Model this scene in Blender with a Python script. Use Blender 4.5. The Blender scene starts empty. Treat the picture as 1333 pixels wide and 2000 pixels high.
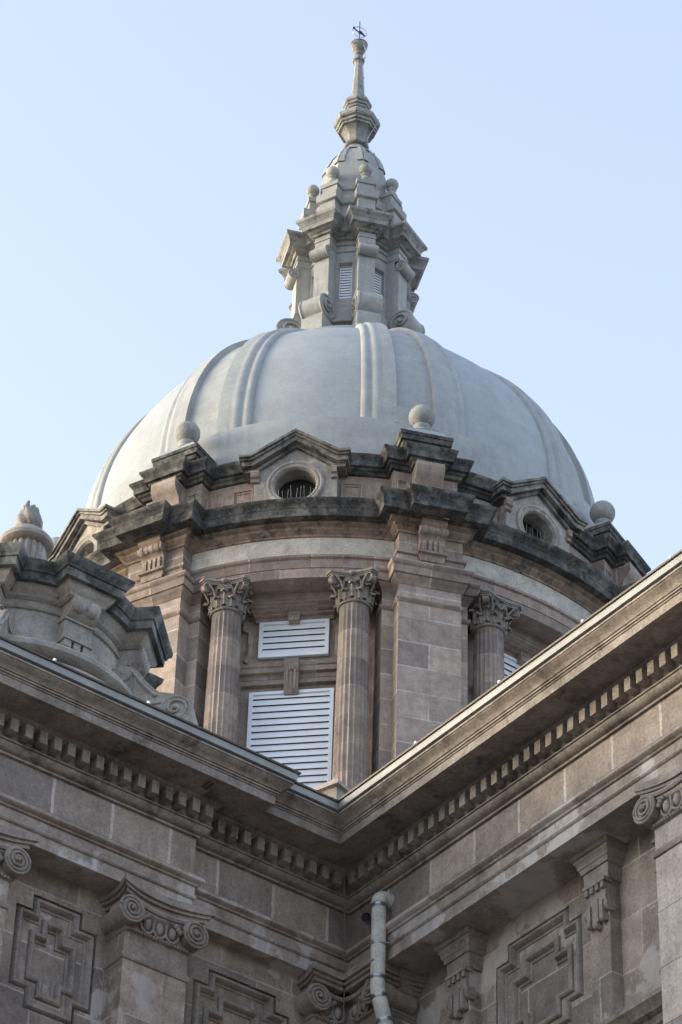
import bpy, bmesh, math, random
from mathutils import Vector, Matrix
random.seed(7)
R=math.radians; PI=math.pi
sin,cos=math.sin,math.cos
SC=bpy.context.scene; COL=SC.collection

# ------------------------------------------------------------------ camera
PITCH,ROLL=R(39.58),R(1.817)
f=Vector((0,cos(PITCH),sin(PITCH))); r0=Vector((1,0,0)); u0=r0.cross(f)
rv=cos(ROLL)*r0+sin(ROLL)*u0; uv=-sin(ROLL)*r0+cos(ROLL)*u0
cd=bpy.data.cameras.new('camera'); cam=bpy.data.objects.new('camera',cd); COL.objects.link(cam)
cam.matrix_world=Matrix(((rv.x,uv.x,-f.x,0),(rv.y,uv.y,-f.y,0),(rv.z,uv.z,-f.z,1.6),(0,0,0,1)))
cd.sensor_fit='HORIZONTAL'; cd.sensor_width=36; cd.lens=36*6312/1333
cd.clip_start=.1; cd.clip_end=3000
SC.camera=cam
# ------------------------------------------------------------------ sky, sun, exposure
SUN_EL,SUN_AZ=R(6),R(-84)          # azimuth from +Y towards +X
w=bpy.data.worlds.new('World'); SC.world=w; w.use_nodes=True
nt=w.node_tree; bg=nt.nodes['Background']
sky=nt.nodes.new('ShaderNodeTexSky'); sky.sky_type='NISHITA'; sky.sun_disc=False
sky.sun_elevation=SUN_EL; sky.sun_rotation=SUN_AZ; sky.air_density=1.0; sky.dust_density=4.0; sky.ozone_density=2.3
hs=nt.nodes.new('ShaderNodeHueSaturation'); hs.inputs['Saturation'].default_value=.64; hs.inputs['Hue'].default_value=.514; nt.links.new(sky.outputs[0],hs.inputs['Color']); nt.links.new(hs.outputs[0],bg.inputs[0]); bg.inputs[1].default_value=.15
sd=bpy.data.lights.new('sun','SUN'); sd.energy=.22; sd.angle=R(50); sd.color=(1,.92,.84)
so=bpy.data.objects.new('sun',sd); COL.objects.link(so)
sdir=Vector((sin(SUN_AZ)*cos(SUN_EL),cos(SUN_AZ)*cos(SUN_EL),sin(SUN_EL)))
so.rotation_euler=sdir.to_track_quat('Z','Y').to_euler()
vs=SC.view_settings; vs.view_transform='Standard'; vs.look='None'; vs.gamma=1; vs.exposure=2.94

# ------------------------------------------------------------------ materials
def newmat(name):
    m=bpy.data.materials.new(name); m.use_nodes=True
    n=m.node_tree.nodes; return m,n,m.node_tree.links,n['Principled BSDF']
def noise(n,l,vec,scale,detail=6,rough=.6):
    t=n.new('ShaderNodeTexNoise'); t.inputs['Scale'].default_value=scale
    t.inputs['Detail'].default_value=detail; t.inputs['Roughness'].default_value=rough
    l.new(vec,t.inputs['Vector']); return t.outputs['Fac']
def ramp(n,l,fac,p0,p1,c0=(0,0,0,1),c1=(1,1,1,1)):
    t=n.new('ShaderNodeValToRGB'); e=t.color_ramp.elements
    e[0].position=p0; e[1].position=p1; e[0].color=c0; e[1].color=c1
    l.new(fac,t.inputs[0]); return t.outputs[0]
def mix(n,l,a,b,fac,mode='MIX'):
    t=n.new('ShaderNodeMix'); t.data_type='RGBA'; t.blend_type=mode
    for s,v in ((t.inputs['Factor'],fac),(t.inputs['A'],a),(t.inputs['B'],b)):
        if hasattr(v,'is_linked') or hasattr(v,'links'): l.new(v,s)
        else: s.default_value=v if not isinstance(v,tuple) else (v if len(v)==4 else v+(1,))
    return t.outputs['Result']
def stone(name,base,alt,block=None,mortar=None,streak=.35,crust=0.,crust_col=(.035,.033,.03),patch=None,patch_amt=.0,rough=.9,bump=.35,fine=1.,msize=.012,grime=.5,fa=.9,jm=(.47,.66),ma=1.):
    base,alt=[(q[0]*.99,q[1]*1.005,q[2]*.995) for q in (base,alt)]      # a greyer sandstone
    m,n,l,b=newmat(name)
    g=n.new('ShaderNodeNewGeometry'); pos=g.outputs['Position']
    big=noise(n,l,pos,.9,5,.6); mid=noise(n,l,pos,5.5*fine,8,.65); fin=noise(n,l,pos,45*fine,4,.7)
    c=mix(n,l,base,alt,ramp(n,l,big,.35,.65))
    if block:
        tc=n.new('ShaderNodeUVMap')
        bt=n.new('ShaderNodeTexBrick'); bt.offset=.5
        bt.inputs['Scale'].default_value=1; bt.inputs['Brick Width'].default_value=block[0]; bt.inputs['Row Height'].default_value=block[1]
        bt.inputs['Mortar Size'].default_value=msize; bt.inputs['Mortar Smooth'].default_value=.3; bt.inputs['Bias'].default_value=0
        bt.inputs['Color1'].default_value=(.64,.64,.66,1); bt.inputs['Color2'].default_value=(1.18,1.14,1.10,1); bt.inputs['Mortar'].default_value=(1,1,1,1)
        # wobble the joints a little
        nz=n.new('ShaderNodeTexNoise'); nz.inputs['Scale'].default_value=9; nz.inputs['Detail'].default_value=3; l.new(pos,nz.inputs['Vector'])
        vm=n.new('ShaderNodeVectorMath'); vm.operation='MULTIPLY_ADD'; vm.inputs[1].default_value=(.018,.018,0)
        l.new(nz.outputs['Color'],vm.inputs[0]); l.new(tc.outputs[0],vm.inputs[2]); l.new(vm.outputs[0],bt.inputs['Vector'])
        c=mix(n,l,c,bt.outputs['Color'],1.,'MULTIPLY')
        if mortar:
            jn=mix(n,l,bt.outputs['Fac'],(0,0,0),ramp(n,l,noise(n,l,pos,2.3,4),*jm))
            c=mix(n,l,c,mortar,jn)
    c=mix(n,l,c,mix(n,l,(.74,.72,.70),(1.2,1.19,1.17),ramp(n,l,mid,.3,.7)),ma,'MULTIPLY')
    c=mix(n,l,c,mix(n,l,(.70,.70,.70),(1.25,1.25,1.25),ramp(n,l,fin,.3,.7)),fa,'MULTIPLY')
    if patch:
        pm=ramp(n,l,noise(n,l,pos,1.7,7,.62),.62-.12*patch_amt,.64-.10*patch_amt)
        c=mix(n,l,c,patch,mix(n,l,(0,0,0),(.75,.75,.75),pm))
    mp=n.new('ShaderNodeMapping'); mp.inputs['Scale'].default_value=(5,5,.45); l.new(pos,mp.inputs[0])
    st=ramp(n,l,noise(n,l,mp.outputs[0],1.6,6,.65),.5,.75)
    c=mix(n,l,c,(.30,.29,.29),mix(n,l,(0,0,0),(streak,)*3,st),'MULTIPLY')
    gr=ramp(n,l,noise(n,l,pos,2.6,9,.7),.5,.68)
    c=mix(n,l,c,(.45,.44,.43),mix(n,l,(0,0,0),(grime,)*3,gr),'MULTIPLY')
    if crust:
        cm=ramp(n,l,noise(n,l,pos,3.2,9,.72),.60-.32*crust,.72-.28*crust)
        cc=mix(n,l,crust_col,tuple(min(1,x*2.6) for x in crust_col),ramp(n,l,noise(n,l,pos,22,6,.7),.45,.75))
        c=mix(n,l,c,cc,cm)
    l.new(c,b.inputs['Base Color']); b.inputs['Roughness'].default_value=rough
    b.inputs['Specular IOR Level'].default_value=.25
    bp=n.new('ShaderNodeBump'); bp.inputs['Strength'].default_value=bump; bp.inputs['Distance'].default_value=.02
    l.new(mix(n,l,mid,fin,.5),bp.inputs['Height']); l.new(bp.outputs[0],b.inputs['Normal'])
    return m
def plain(name,col,rough=.5,metal=0.,var=.12,scale=6,spec=.5):
    m,n,l,b=newmat(name); g=n.new('ShaderNodeNewGeometry')
    k=noise(n,l,g.outputs['Position'],scale,7,.65)
    c=mix(n,l,tuple(x*(1-var) for x in col),tuple(min(1,x*(1+var)) for x in col),ramp(n,l,k,.3,.7))
    l.new(c,b.inputs['Base Color']); b.inputs['Roughness'].default_value=rough; b.inputs['Metallic'].default_value=metal
    b.inputs['Specular IOR Level'].default_value=spec
    return m
DRUM=stone('drum_sandstone',(.335,.268,.232),(.285,.232,.205),(1.15,.5),(.42,.385,.36),streak=.35,grime=.4)
PIER=stone('pier_sandstone',(.385,.315,.275),(.33,.275,.245),(2.7,.55),(.50,.46,.43),streak=.2,grime=.25,msize=.014)
INNER=stone('inner_wall_sandstone',(.42,.35,.305),(.365,.305,.27),(.9,.42),(.35,.31,.285),streak=.3,grime=.35)
WARM=stone('bed_moulding_sandstone',(.32,.245,.195),(.25,.195,.16),None,streak=.5,crust=.35,crust_col=(.06,.052,.045))
PALE=stone('frieze_plaster',(.52,.475,.43),(.455,.42,.38),None,streak=.25,grime=.25,fine=.7)
DORM=stone('dormer_plaster',(.36,.325,.295),(.30,.27,.25),None,streak=.45,patch=(.48,.455,.43),patch_amt=.6,grime=.45)
BLACK=stone('blackened_sandstone',(.20,.187,.17),(.14,.132,.12),None,streak=.5,crust=.62,crust_col=(.036,.036,.035))
PEDI=stone('weathered_gable_sandstone',(.30,.275,.25),(.19,.178,.165),None,streak=.5,crust=.42,crust_col=(.04,.04,.038))
COLM=stone('column_sandstone',(.36,.295,.255),(.30,.25,.22),(9,.62),(.4,.35,.32),streak=.3,grime=.35,msize=.006)
CAPM=stone('capital_sandstone',(.29,.252,.226),(.245,.215,.195),None,streak=.35,grime=.45)
DOME=stone('dome_cement',(.356,.376,.386),(.34,.359,.369),None,streak=.09,grime=.06,fine=.35,bump=.06,fa=.25,ma=.4)
BAND=stone('dome_band_cement',(.36,.37,.37),(.325,.335,.338),None,streak=.16,grime=.16,fine=.45,bump=.1,fa=.3,ma=.5)
LANT=stone('lantern_cement',(.36,.355,.342),(.315,.31,.30),None,streak=.25,grime=.2,bump=.15,fa=.5,ma=.6)
LCOR=stone('lantern_cornice_cement',(.325,.32,.305),(.28,.275,.265),None,streak=.45,crust=.25,crust_col=(.06,.058,.055))
BALL=stone('ball_stone',(.38,.375,.36),(.30,.297,.29),None,streak=.35,grime=.45,bump=.7)
WING=stone('wing_sandstone',(.37,.31,.268),(.275,.235,.207),(.62,.42),(.46,.405,.365),streak=.4,patch=(.48,.43,.39),patch_amt=.5,grime=.5,msize=.008)
FRZ=stone('wing_frieze_sandstone',(.36,.305,.268),(.285,.245,.218),(.50,2.0),(.50,.44,.40),streak=.4,grime=.5,msize=.014,jm=(.85,.97))
WCOR=stone('wing_cornice_sandstone',(.315,.268,.235),(.25,.216,.193),None,streak=.55,crust=.2,crust_col=(.075,.064,.055),grime=.6)
WARC=stone('wing_architrave_sandstone',(.36,.305,.268),(.28,.242,.217),None,streak=.5,patch=(.52,.48,.45),patch_amt=.75,grime=.5)
WPIL=stone('pale_pilaster_sandstone',(.60,.535,.48),(.50,.44,.395),(3.,.42),(.14,.12,.105),streak=.2,grime=.25,msize=.003,jm=(.85,.97))
WCAP=stone('wing_capital_sandstone',(.31,.265,.235),(.25,.218,.195),None,streak=.4,grime=.5)
TUR=stone('turret_cement',(.385,.34,.305),(.32,.287,.262),None,streak=.35,grime=.4)
TURB=stone('turret_blackened_cement',(.27,.255,.235),(.20,.19,.176),None,streak=.45,crust=.66,crust_col=(.05,.05,.047))
WHITE=plain('white_metal_paint',(.80,.83,.86),.4,0,.05,3)
GUT=plain('gutter_paint',(.23,.23,.218),.5,0,.3,4)
GUTD=plain('gutter_rim_metal',(.10,.08,.07),.6)
PIPE=stone('flaking_pipe_paint',(.62,.59,.54),(.56,.535,.49),None,streak=.3,grime=.15,patch=(.20,.11,.07),patch_amt=-.25,bump=.2,fine=2)
STEEL=plain('steel',(.32,.34,.37),.35,.8)
DARK=plain('interior_shade_black',(.018,.016,.015),.9)  # near-black colour standing in for the shade inside openings
BRONZE=plain('dark_bronze',(.06,.065,.07),.5,.6)
WIRE=plain('spike_steel',(.22,.205,.19),.5,.5)
ROOF=plain('roof_sheet',(.16,.15,.14),.7)
GRND=plain('ground_paving',(.20,.185,.17),.9,0,.25,.8)

# ------------------------------------------------------------------ mesh builder
class MB:
    def __init__(s): s.v=[]; s.f=[]
    def add(s,vs,fs):
        k=len(s.v); s.v+= [tuple(x) for x in vs]; s.f+= [tuple(i+k for i in q) for q in fs]; return s
    def box(s,f,a0,a1,b0,b1,c0,c1):
        vs=[f(a,b,c) for a in (a0,a1) for b in (b0,b1) for c in (c0,c1)]
        return s.add(vs,[(0,1,3,2),(4,6,7,5),(0,4,5,1),(2,3,7,6),(0,2,6,4),(1,5,7,3)])
    def prism(s,f,poly,d0,d1,cap=True):
        n=len(poly)
        s.add([f(a,b,d0) for a,b in poly]+[f(a,b,d1) for a,b in poly],
              [(i,(i+1)%n,(i+1)%n+n,i+n) for i in range(n)]+([tuple(range(n)),tuple(range(n,2*n))] if cap else [])); return s
    def lathe(s,prof,n=48,ph=0.,c=(0,0),a0=0.,a1=2*PI,closed=True,cap=False):
        k=n if closed else n+1; vs=[]
        for i in range(k):
            a=ph+a0+(a1-a0)*i/n
            for r,z in prof: vs.append((c[0]+r*sin(a),c[1]-r*cos(a),z))
        p=len(prof); fs=[]
        for i in range(n):
            j=(i+1)%k if closed else i+1
            for q in range(p-1): fs.append((i*p+q,j*p+q,j*p+q+1,i*p+q+1))
        if cap:
            fs.append(tuple(i*p for i in range(k))); fs.append(tuple(i*p+p-1 for i in range(k)))
        return s.add(vs,fs)
    def sweep(s,path,prof,closed=False,prev=None,nxt=None,cap=True):
        n=len(path); P=[Vector(p) for p in path]; vs=[]
        def nrm(d): d=d.normalized(); return Vector((d.y,-d.x))
        for i in range(n):
            if closed: d1=P[i]-P[i-1]; d2=P[(i+1)%n]-P[i]
            else:
                d1=P[i]-P[i-1] if i else (Vector(prev) if prev is not None else None)
                d2=P[i+1]-P[i] if i<n-1 else (Vector(nxt) if nxt is not None else None)
                d1=d1 if d1 is not None else d2; d2=d2 if d2 is not None else d1
            a,b=nrm(d1),nrm(d2); m=(a+b)/max(.15,1+a.dot(b))
            for o,z in prof: vs.append((P[i].x+m.x*o,P[i].y+m.y*o,z))
        p=len(prof); fs=[]
        for i in range(n if closed else n-1):
            j=(i+1)%n
            for q in range(p-1): fs.append((i*p+q,j*p+q,j*p+q+1,i*p+q+1))
        if cap and not closed: fs+= [tuple(range(p)),tuple(range((n-1)*p,n*p))]
        return s.add(vs,fs)
    def frame(s,f,pts,prof,closed=True):
        """moulding swept round a polyline pts (a,b) in a wall plane; prof (inward d, height h); f(a,b,h)"""
        n=len(pts); P=[Vector(p) for p in pts]; vs=[]
        def nrm(d): d=d.normalized(); return Vector((-d.y,d.x))
        for i in range(n):
            d1=(P[i]-P[i-1]) if (closed or i) else P[1]-P[0]
            d2=(P[(i+1)%n]-P[i]) if (closed or i<n-1) else d1
            a,b=nrm(d1),nrm(d2); m=(a+b)/max(.2,1+a.dot(b))
            for d,h in prof: vs.append(f(P[i].x+m.x*d,P[i].y+m.y*d,h))
        p=len(prof); fs=[]
        for i in range(n if closed else n-1):
            j=(i+1)%n
            for q in range(p-1): fs.append((i*p+q,j*p+q,j*p+q+1,i*p+q+1))
        return s.add(vs,fs)
    def tube(s,pts,r,n=8,cap=True):
        P=[Vector(p) for p in pts]; vs=[]; prevx=None
        rs=r if isinstance(r,(list,tuple)) else [r]*len(P)
        for i,p in enumerate(P):
            d=(P[min(i+1,len(P)-1)]-P[max(i-1,0)]).normalized()
            if prevx is None:
                h=Vector((0,0,1)) if abs(d.z)<.9 else Vector((1,0,0)); x=d.cross(h).normalized()
            else: x=(prevx-d*prevx.dot(d)).normalized()
            y=d.cross(x); prevx=x
            for k in range(n):
                a=2*PI*k/n; vs.append(p+(x*cos(a)+y*sin(a))*rs[i])
        fs=[(i*n+k,i*n+(k+1)%n,(i+1)*n+(k+1)%n,(i+1)*n+k) for i in range(len(P)-1) for k in range(n)]
        if cap: fs+=[tuple(range(n)),tuple(range((len(P)-1)*n,len(P)*n))]
        return s.add(vs,fs)
    def ball(s,c,r,n=16,m=10,sc=(1,1,1)):
        vs=[(c[0],c[1],c[2]-r*sc[2])]; fs=[]
        for j in range(1,m):
            t=-PI/2+PI*j/m
            for i in range(n):
                a=2*PI*i/n; vs.append((c[0]+r*cos(t)*cos(a)*sc[0],c[1]+r*cos(t)*sin(a)*sc[1],c[2]+r*sin(t)*sc[2]))
        vs.append((c[0],c[1],c[2]+r*sc[2])); L=len(vs)-1
        for i in range(n):
            k=(i+1)%n; fs.append((0,1+k,1+i)); fs.append((L,L-n+i,L-n+k))
            for j in range(m-2): fs.append((1+j*n+i,1+j*n+k,1+(j+1)*n+k,1+(j+1)*n+i))
        return s.add(vs,fs)
    def cyl(s,p0,p1,r,n=20): return s.tube([p0,p1],r,n)
    def volute(s,c,e1,e2,nn,r,depth,turns=2.3,hand=1,n=26):
        """disc with a raised spiral and an eye; c = centre of its front face, nn = front normal"""
        c,e1,e2,nn=Vector(c),Vector(e1),Vector(e2),Vector(nn)
        s.cyl(c-nn*depth,c,r*.9,n)
        s.tube([c+(e1*cos(2*PI*k/n)+e2*sin(2*PI*k/n))*r*.93-nn*.004 for k in range(n+1)],r*.10,6)
        pts=[];rad=[]; N=int(turns*18)
        for k in range(N+1):
            t=k/N; a=hand*2*PI*turns*t; q=r*.93*(1-t)**.85+r*.10*t
            pts.append(c+(e1*cos(a)+e2*sin(a))*q+nn*(.0+.12*r*t)); rad.append(r*(.115-.035*t))
        s.tube(pts,rad,6)
        e=c+nn*.14*r; s.ball(e,r*.17,10,6); return s
    def build(s,name,mat,parent=None,origin=(0,0,0),uvc=None,smooth=35,flat=False):
        me=bpy.data.meshes.new(name)
        o=Vector(origin)
        me.from_pydata([Vector(x)-o for x in s.v],[],s.f); 
        bm=bmesh.new(); bm.from_mesh(me); bmesh.ops.recalc_face_normals(bm,faces=bm.faces)
        ul=bm.loops.layers.uv.new('UVMap')
        for fc in bm.faces:
            nn=fc.normal
            if abs(nn.z)>.8:
                for lp in fc.loops: lp[ul].uv=(lp.vert.co.x+o.x,lp.vert.co.y+o.y)
            elif uvc is not None:
                cc=fc.calc_center_median(); ac=math.atan2(cc.x+o.x-uvc[0],-(cc.y+o.y-uvc[1]))
                for lp in fc.loops:
                    x,y=lp.vert.co.x+o.x-uvc[0],lp.vert.co.y+o.y-uvc[1]; a=math.atan2(x,-y)
                    while a-ac>PI: a-=2*PI
                    while a-ac<-PI: a+=2*PI
                    lp[ul].uv=(a*uvc[2],lp.vert.co.z+o.z)
            else:
                t=Vector((-nn.y,nn.x,0)).normalized()
                for lp in fc.loops: lp[ul].uv=((lp.vert.co+o).dot(t),lp.vert.co.z+o.z)
        bm.to_mesh(me); bm.free()
        if not flat:
            me.polygons.foreach_set('use_smooth',[True]*len(me.polygons)); me.set_sharp_from_angle(angle=R(smooth))
        me.materials.append(mat)
        ob=bpy.data.objects.new(name,me); ob.location=o; COL.objects.link(ob)
        if parent is not None: ob.parent=parent
        return ob
def tag(o,label=None,cat=None,group=None,kind=None):
    for k,v in (('label',label),('category',cat),('group',group),('kind',kind)):
        if v: o[k]=v
    return o
def thing(name,loc,label,cat,group=None,rz=0):
    o=bpy.data.objects.new(name,None); o.empty_display_size=.3; o.location=loc; o.rotation_euler.z=rz; COL.objects.link(o)
    return tag(o,label,cat,group)
def dup(o,parent,rz):
    c=o.copy(); COL.objects.link(c); c.parent=parent
    if rz is not None: c.rotation_euler=(0,0,rz)
    for ch in o.children:
        d=ch.copy(); COL.objects.link(d); d.parent=c
    return c
def hole_face(mb,f,outer,inner,h=0.):
    """flat face with a hole: outer and inner closed 2-D outlines, f(a,b,h)"""
    bm=bmesh.new(); es=[]
    for loop in (outer,inner):
        vs=[bm.verts.new((a,b,0)) for a,b in loop]
        es+= [bm.edges.new((vs[i],vs[(i+1)%len(vs)])) for i in range(len(vs))]
    bmesh.ops.triangle_fill(bm,edges=es,use_beauty=True)
    bm.verts.ensure_lookup_table(); bm.verts.index_update()
    mb.add([f(v.co.x,v.co.y,h) for v in bm.verts],[[v.index for v in q.verts] for q in bm.faces]); bm.free()
def Rd(t,r,z): return (t,-r,z)            # radial frame: tangent, radius, height

# ------------------------------------------------------------------ setting: ground
g=MB().add([(-900,-900,0),(900,-900,0),(900,900,0),(-900,900,0)],[(0,1,2,3)]).build('ground',GRND); tag(g,kind='structure')

# ================================================================== DOMED TOWER
TX,TY=.08,52.
PH0=13.7
piers=[PH0+45*k for k in range(8)]; bays=[PH0+22.5+45*k for k in range(8)]
def pol(ph,r): return (r*sin(R(ph)),-r*cos(R(ph)))
tower=thing('domed_tower',(TX,TY,0),'tall round sandstone tower drum with columns, louvred windows, black cornice and ribbed grey dome','domed tower')
def tb(mb,name,mat,**k):
    k.setdefault('uvc',(0,0,6.4)); return mb.build(name,mat,tower,**k)

def ringpath(ra,steps,sub=10,gap=None,sector=None):
    """plan outline: arcs of radius ra with stepped blocks at the piers; steps = [(half width, radius), ...] from outside in"""
    out=[]
    rng=range(8) if sector is None else [sector]
    for k in rng:
        p=piers[k]; loc=[]
        prev=ra
        L=[]
        for hw,rr in steps:
            L.append((-hw,math.sqrt(max(.01,ra*ra-hw*hw)) if prev==ra else prev)); L.append((-hw,rr)); prev=rr
        blk=L+[(-a,b) for a,b in reversed(L)]
        for t,rr in blk:
            x,y=rr*sin(R(p))+t*cos(R(p)),-rr*cos(R(p))+t*sin(R(p)); loc.append((x,y))
        half=math.degrees(math.asin(steps[0][0]/ra))
        out+=loc
        a0=p+half; a1=p+45-half
        for i in range(1,sub): out.append(pol(a0+(a1-a0)*i/sub,ra))
    return out
RA=6.38
# podium below the drum
m=MB(); 
sq=[pol(-8.8+45+90*k-45,8.2*1.414) for k in range(4)]
m.sweep(sq,[(0,0),(0,28.9),(.25,29.0),(.25,29.25),(-1.,29.6)],closed=True); tb(m,'podium',WING,uvc=None)
m=MB(); m.lathe([(7.1,29.3),(7.1,31.2),(6.95,31.35),(6.95,31.6),(4.9,31.6)],96); tb(m,'drum_base',DRUM)
# inner wall (flat face in each bay)
m=MB(); m.lathe([(5.55/cos(R(22.5)),31.5),(5.55/cos(R(22.5)),37.79)],8,R(PH0)); tb(m,'drum_wall',INNER,uvc=None)
# soffit
m=MB(); m.lathe([(5.2,37.792),(RA+.0,37.792)],128); tb(m,'soffit',INNER)
# entablature in one go per material
P1=ringpath(RA,[(.60,RA+.26)],14)
m=MB(); m.sweep(P1,[(0,37.79),(0,37.995),(.02,38.0),(.02,38.19),(.03,38.2),(.06,38.22),(.065,38.27),(.0,38.29)],closed=True); tb(m,'architrave',DRUM)
m=MB(); m.sweep(P1,[(0.0,38.29),(0.0,38.72)],closed=True); tb(m,'pier_frieze',DRUM)
e_=math.degrees(math.asin(.6/RA))+.05
m=MB()
for p_ in piers: m.sweep([pol(p_+e_+(45-2*e_)*i/24,RA) for i in range(25)],[(0.003,38.29),(0.006,38.30),(0.006,38.72)])
tb(m,'frieze',PALE)
# the frieze returns on the piers are bare stone
P2=ringpath(RA,[(.60,RA+.26)],14)
m=MB(); m.sweep(P2,[(0.0,38.70),(.03,38.71),(.035,38.75),(.07,38.78),(.12,38.82),(.13,38.86),(.2,38.89),(.21,38.95),(.30,38.965)],closed=True); tb(m,'bed_moulding',WARM)
P3=ringpath(RA,[(.64,RA+.30),(.15,RA+.52)],14)
m=MB(); m.sweep(P3,[(0.1,38.93),(.36,38.94),(.37,39.10),(.385,39.115),(.39,39.135),(.41,39.17),(.45,39.205),(.475,39.235),(.48,39.28),(-.15,39.36)],closed=True); tb(m,'main_cornice',BLACK)
# ---- piers
def make_pier():
    m=MB()
    f=lambda t,r,z:Rd(t,r,z)
    for hw,rr in ((.80,6.27),(.585,6.60)): m.box(f,-hw,hw,5.0,rr,31.5,37.8)
    p=m.build('pier',PIER,tower,uvc=None)
    c=MB(); pl=[(-.80,5.3),(-.80,6.27),(-.585,6.27),(-.585,6.60),(.585,6.60),(.585,6.27),(.80,6.27),(.80,5.3)]
    path=[(t,-r) for t,r in pl]
    c.sweep(path,[(0,37.16),(.03,37.18),(.05,37.21),(.05,37.24),(.0,37.26)],cap=False)
    c.sweep(path,[(0.004,37.56),(.02,37.58),(.025,37.62),(.06,37.66),(.09,37.70),(.10,37.735),(.13,37.74),(.135,37.80),(.14,37.90),(.17,37.915),(.19,37.95),(.19,37.985),(.165,38.02),(-.12,38.05)],cap=False)
    c.build('pier_capital',DRUM,p,uvc=None)
    # frieze console
    k=MB(); r1=RA+.26
    prof=[(r1-.02,38.93),(r1+.27,38.93),(r1+.27,38.84),(r1+.22,38.80),(r1+.24,38.74),(r1+.22,38.66),(r1+.13,38.60),(r1+.10,38.56),(r1+.085,38.40),(r1+.07,38.29),(r1+.13,38.28),(r1+.13,38.245),(r1+.09,38.235),(r1+.09,38.14),(r1-.02,38.14)]
    k.prism(lambda a,b,d:Rd(d,a,b),prof,-.24,.24)
    for t,s in ((-.17,1.05),(-.06,.95),(.06,.95),(.17,1.05)):
        k.tube([Rd(t-.055,r1+.17,38.72),Rd(t-.03,r1+.17,38.72),Rd(t+.03,r1+.17,38.72),Rd(t+.055,r1+.17,38.72)],[.075,.095*s,.095*s,.075],14)
    k.cyl(Rd(-.265,r1+.17,38.72),Rd(.265,r1+.17,38.72),.085,16)
    for t in (-.15,-.05,.05,.15): k.box(Rd,t-.028,t+.028,r1+.06,r1+.125,38.31,38.55)
    k.box(Rd,-.27,.27,r1,r1+.15,38.245,38.285)
    for t in (-.15,0,.15):
        k.add([Rd(t-.07,r1+.10,38.14),Rd(t+.07,r1+.10,38.14),Rd(t-.07,r1+.0,38.14),Rd(t+.07,r1+.0,38.14),Rd(t-.07,r1+.10,38.08),Rd(t+.07,r1+.10,38.08),Rd(t-.07,r1+.0,38.03),Rd(t+.07,r1+.0,38.03)],[(0,1,5,4),(4,5,7,6),(0,4,6,2),(1,3,7,5)])
    k.build('console_bracket',DRUM,p,uvc=None)
    # attic block, scroll console, slab, plinth and ball
    a=MB()
    a.box(Rd,-.55,.55,5.6,6.1,39.3,40.5)
    for s in (-1,1):
        a.frame(lambda x,z,h:Rd(x,6.222+h,z),[(s*.44-.11,39.72),(s*.44+.11,39.72),(s*.44+.11,40.30),(s*.44-.11,40.30)],[(0,.0),(.0,.03),(.025,.03),(.03,.012),(.055,.01),(.055,-.003)])
    prof=[(6.1,39.3),(6.56,39.3),(6.56,39.62),(6.50,39.72),(6.44,39.86),(6.42,40.02),(6.46,40.16),(6.55,40.27),(6.60,40.36),(6.60,40.56),(6.1,40.56)]
    a.prism(lambda x,b,d:Rd(d,x,b),prof,-.27,.27)
    for s in (-1,1): a.cyl(Rd(s*.275,6.5,39.5),Rd(s*.29,6.5,39.5),.11,16)
    a.build('attic_block',DRUM,p,uvc=None)
    b=MB(); b.prism(lambda x,y,d:(x,y,d),[(-.40,-5.75),(.40,-5.75),(.40,-6.2),(-.40,-6.2)],40.88,41.26)
    path=[(-.40,-5.5),(-.40,-6.20),(.40,-6.20),(.40,-5.5)]
    b.sweep(path,[(0,41.20),(.04,41.22),(.05,41.30),(.09,41.31),(.095,41.42),(.115,41.43),(.12,41.50),(-.2,41.53)],cap=False)
    b.build('pedestal_slab',BLACK,p,uvc=None)
    d=MB(); d.lathe([(.60,41.50),(.52,41.66),(.36,41.74),(.36,41.78),(0.001,41.80)],4,R(45),c=(0,-5.85)); d.lathe([(.17,41.78),(.19,41.80),(.17,41.83),(.12,41.88),(.16,41.94),(.165,41.97),(.13,41.99)],28,c=(0,-5.93))
    d.build('ball_plinth',BAND,p,uvc=None)
    MB().ball((0,-5.93,42.22),.255,32,20).build('ball_finial',BALL,p,uvc=None)
    return p
p0=make_pier(); p0.rotation_euler.z=R(piers[0])
for ph in piers[1:]: dup(p0,tower,R(ph))
# attic wall, one stretch behind each pair of bays (cut by the dormers)
def attic_path(ra,hw,rr,trim,steps):
    """from dormer side to dormer side round one pier, in the radial frame"""
    out=[]
    e=22.5-math.degrees(math.asin(trim/ra))
    half=math.degrees(math.asin(steps[0][0]/ra))
    for i in range(6): a=-e+(e-half)*i/6; out.append(pol(a,ra))
    prev=None; L=[]
    for h,q in steps:
        L.append((-h,math.sqrt(ra*ra-h*h) if prev is None else prev)); L.append((-h,q)); prev=q
    for t,q in L+[(-a,b) for a,b in reversed(L)]: out.append((t,-q))
    for i in range(1,7): a=half+(e-half)*i/6; out.append(pol(a,ra))
    return out
m=MB(); pa=attic_path(5.98,0,0,.74,[(.62,6.22)])
m.sweep(pa,[(0,39.3),(.0,40.60)],cap=False); 
for s in (-1,1):
    a0=s*(22.5-math.degrees(math.asin(1.02/5.98)))
    c=Vector(pol(a0,5.985)); t=Vector((cos(R(a0)),sin(R(a0)))); nr=Vector((sin(R(a0)),-cos(R(a0))))
    m.frame(lambda x,z,h:(c.x+t.x*x+nr.x*h,c.y+t.y*x+nr.y*h,z),[(-.2,39.7),(.2,39.7),(.2,40.32),(-.2,40.32)],[(0,0),(0,.035),(.03,.035),(.035,.015),(.07,.012),(.07,-.003)])
aw0=m.build('attic_wall',DRUM,tower,uvc=None); aw0.rotation_euler.z=R(piers[0])
m=MB(); pa=attic_path(6.0,0,0,.72,[(.64,6.26),(.28,6.46)])
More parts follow.
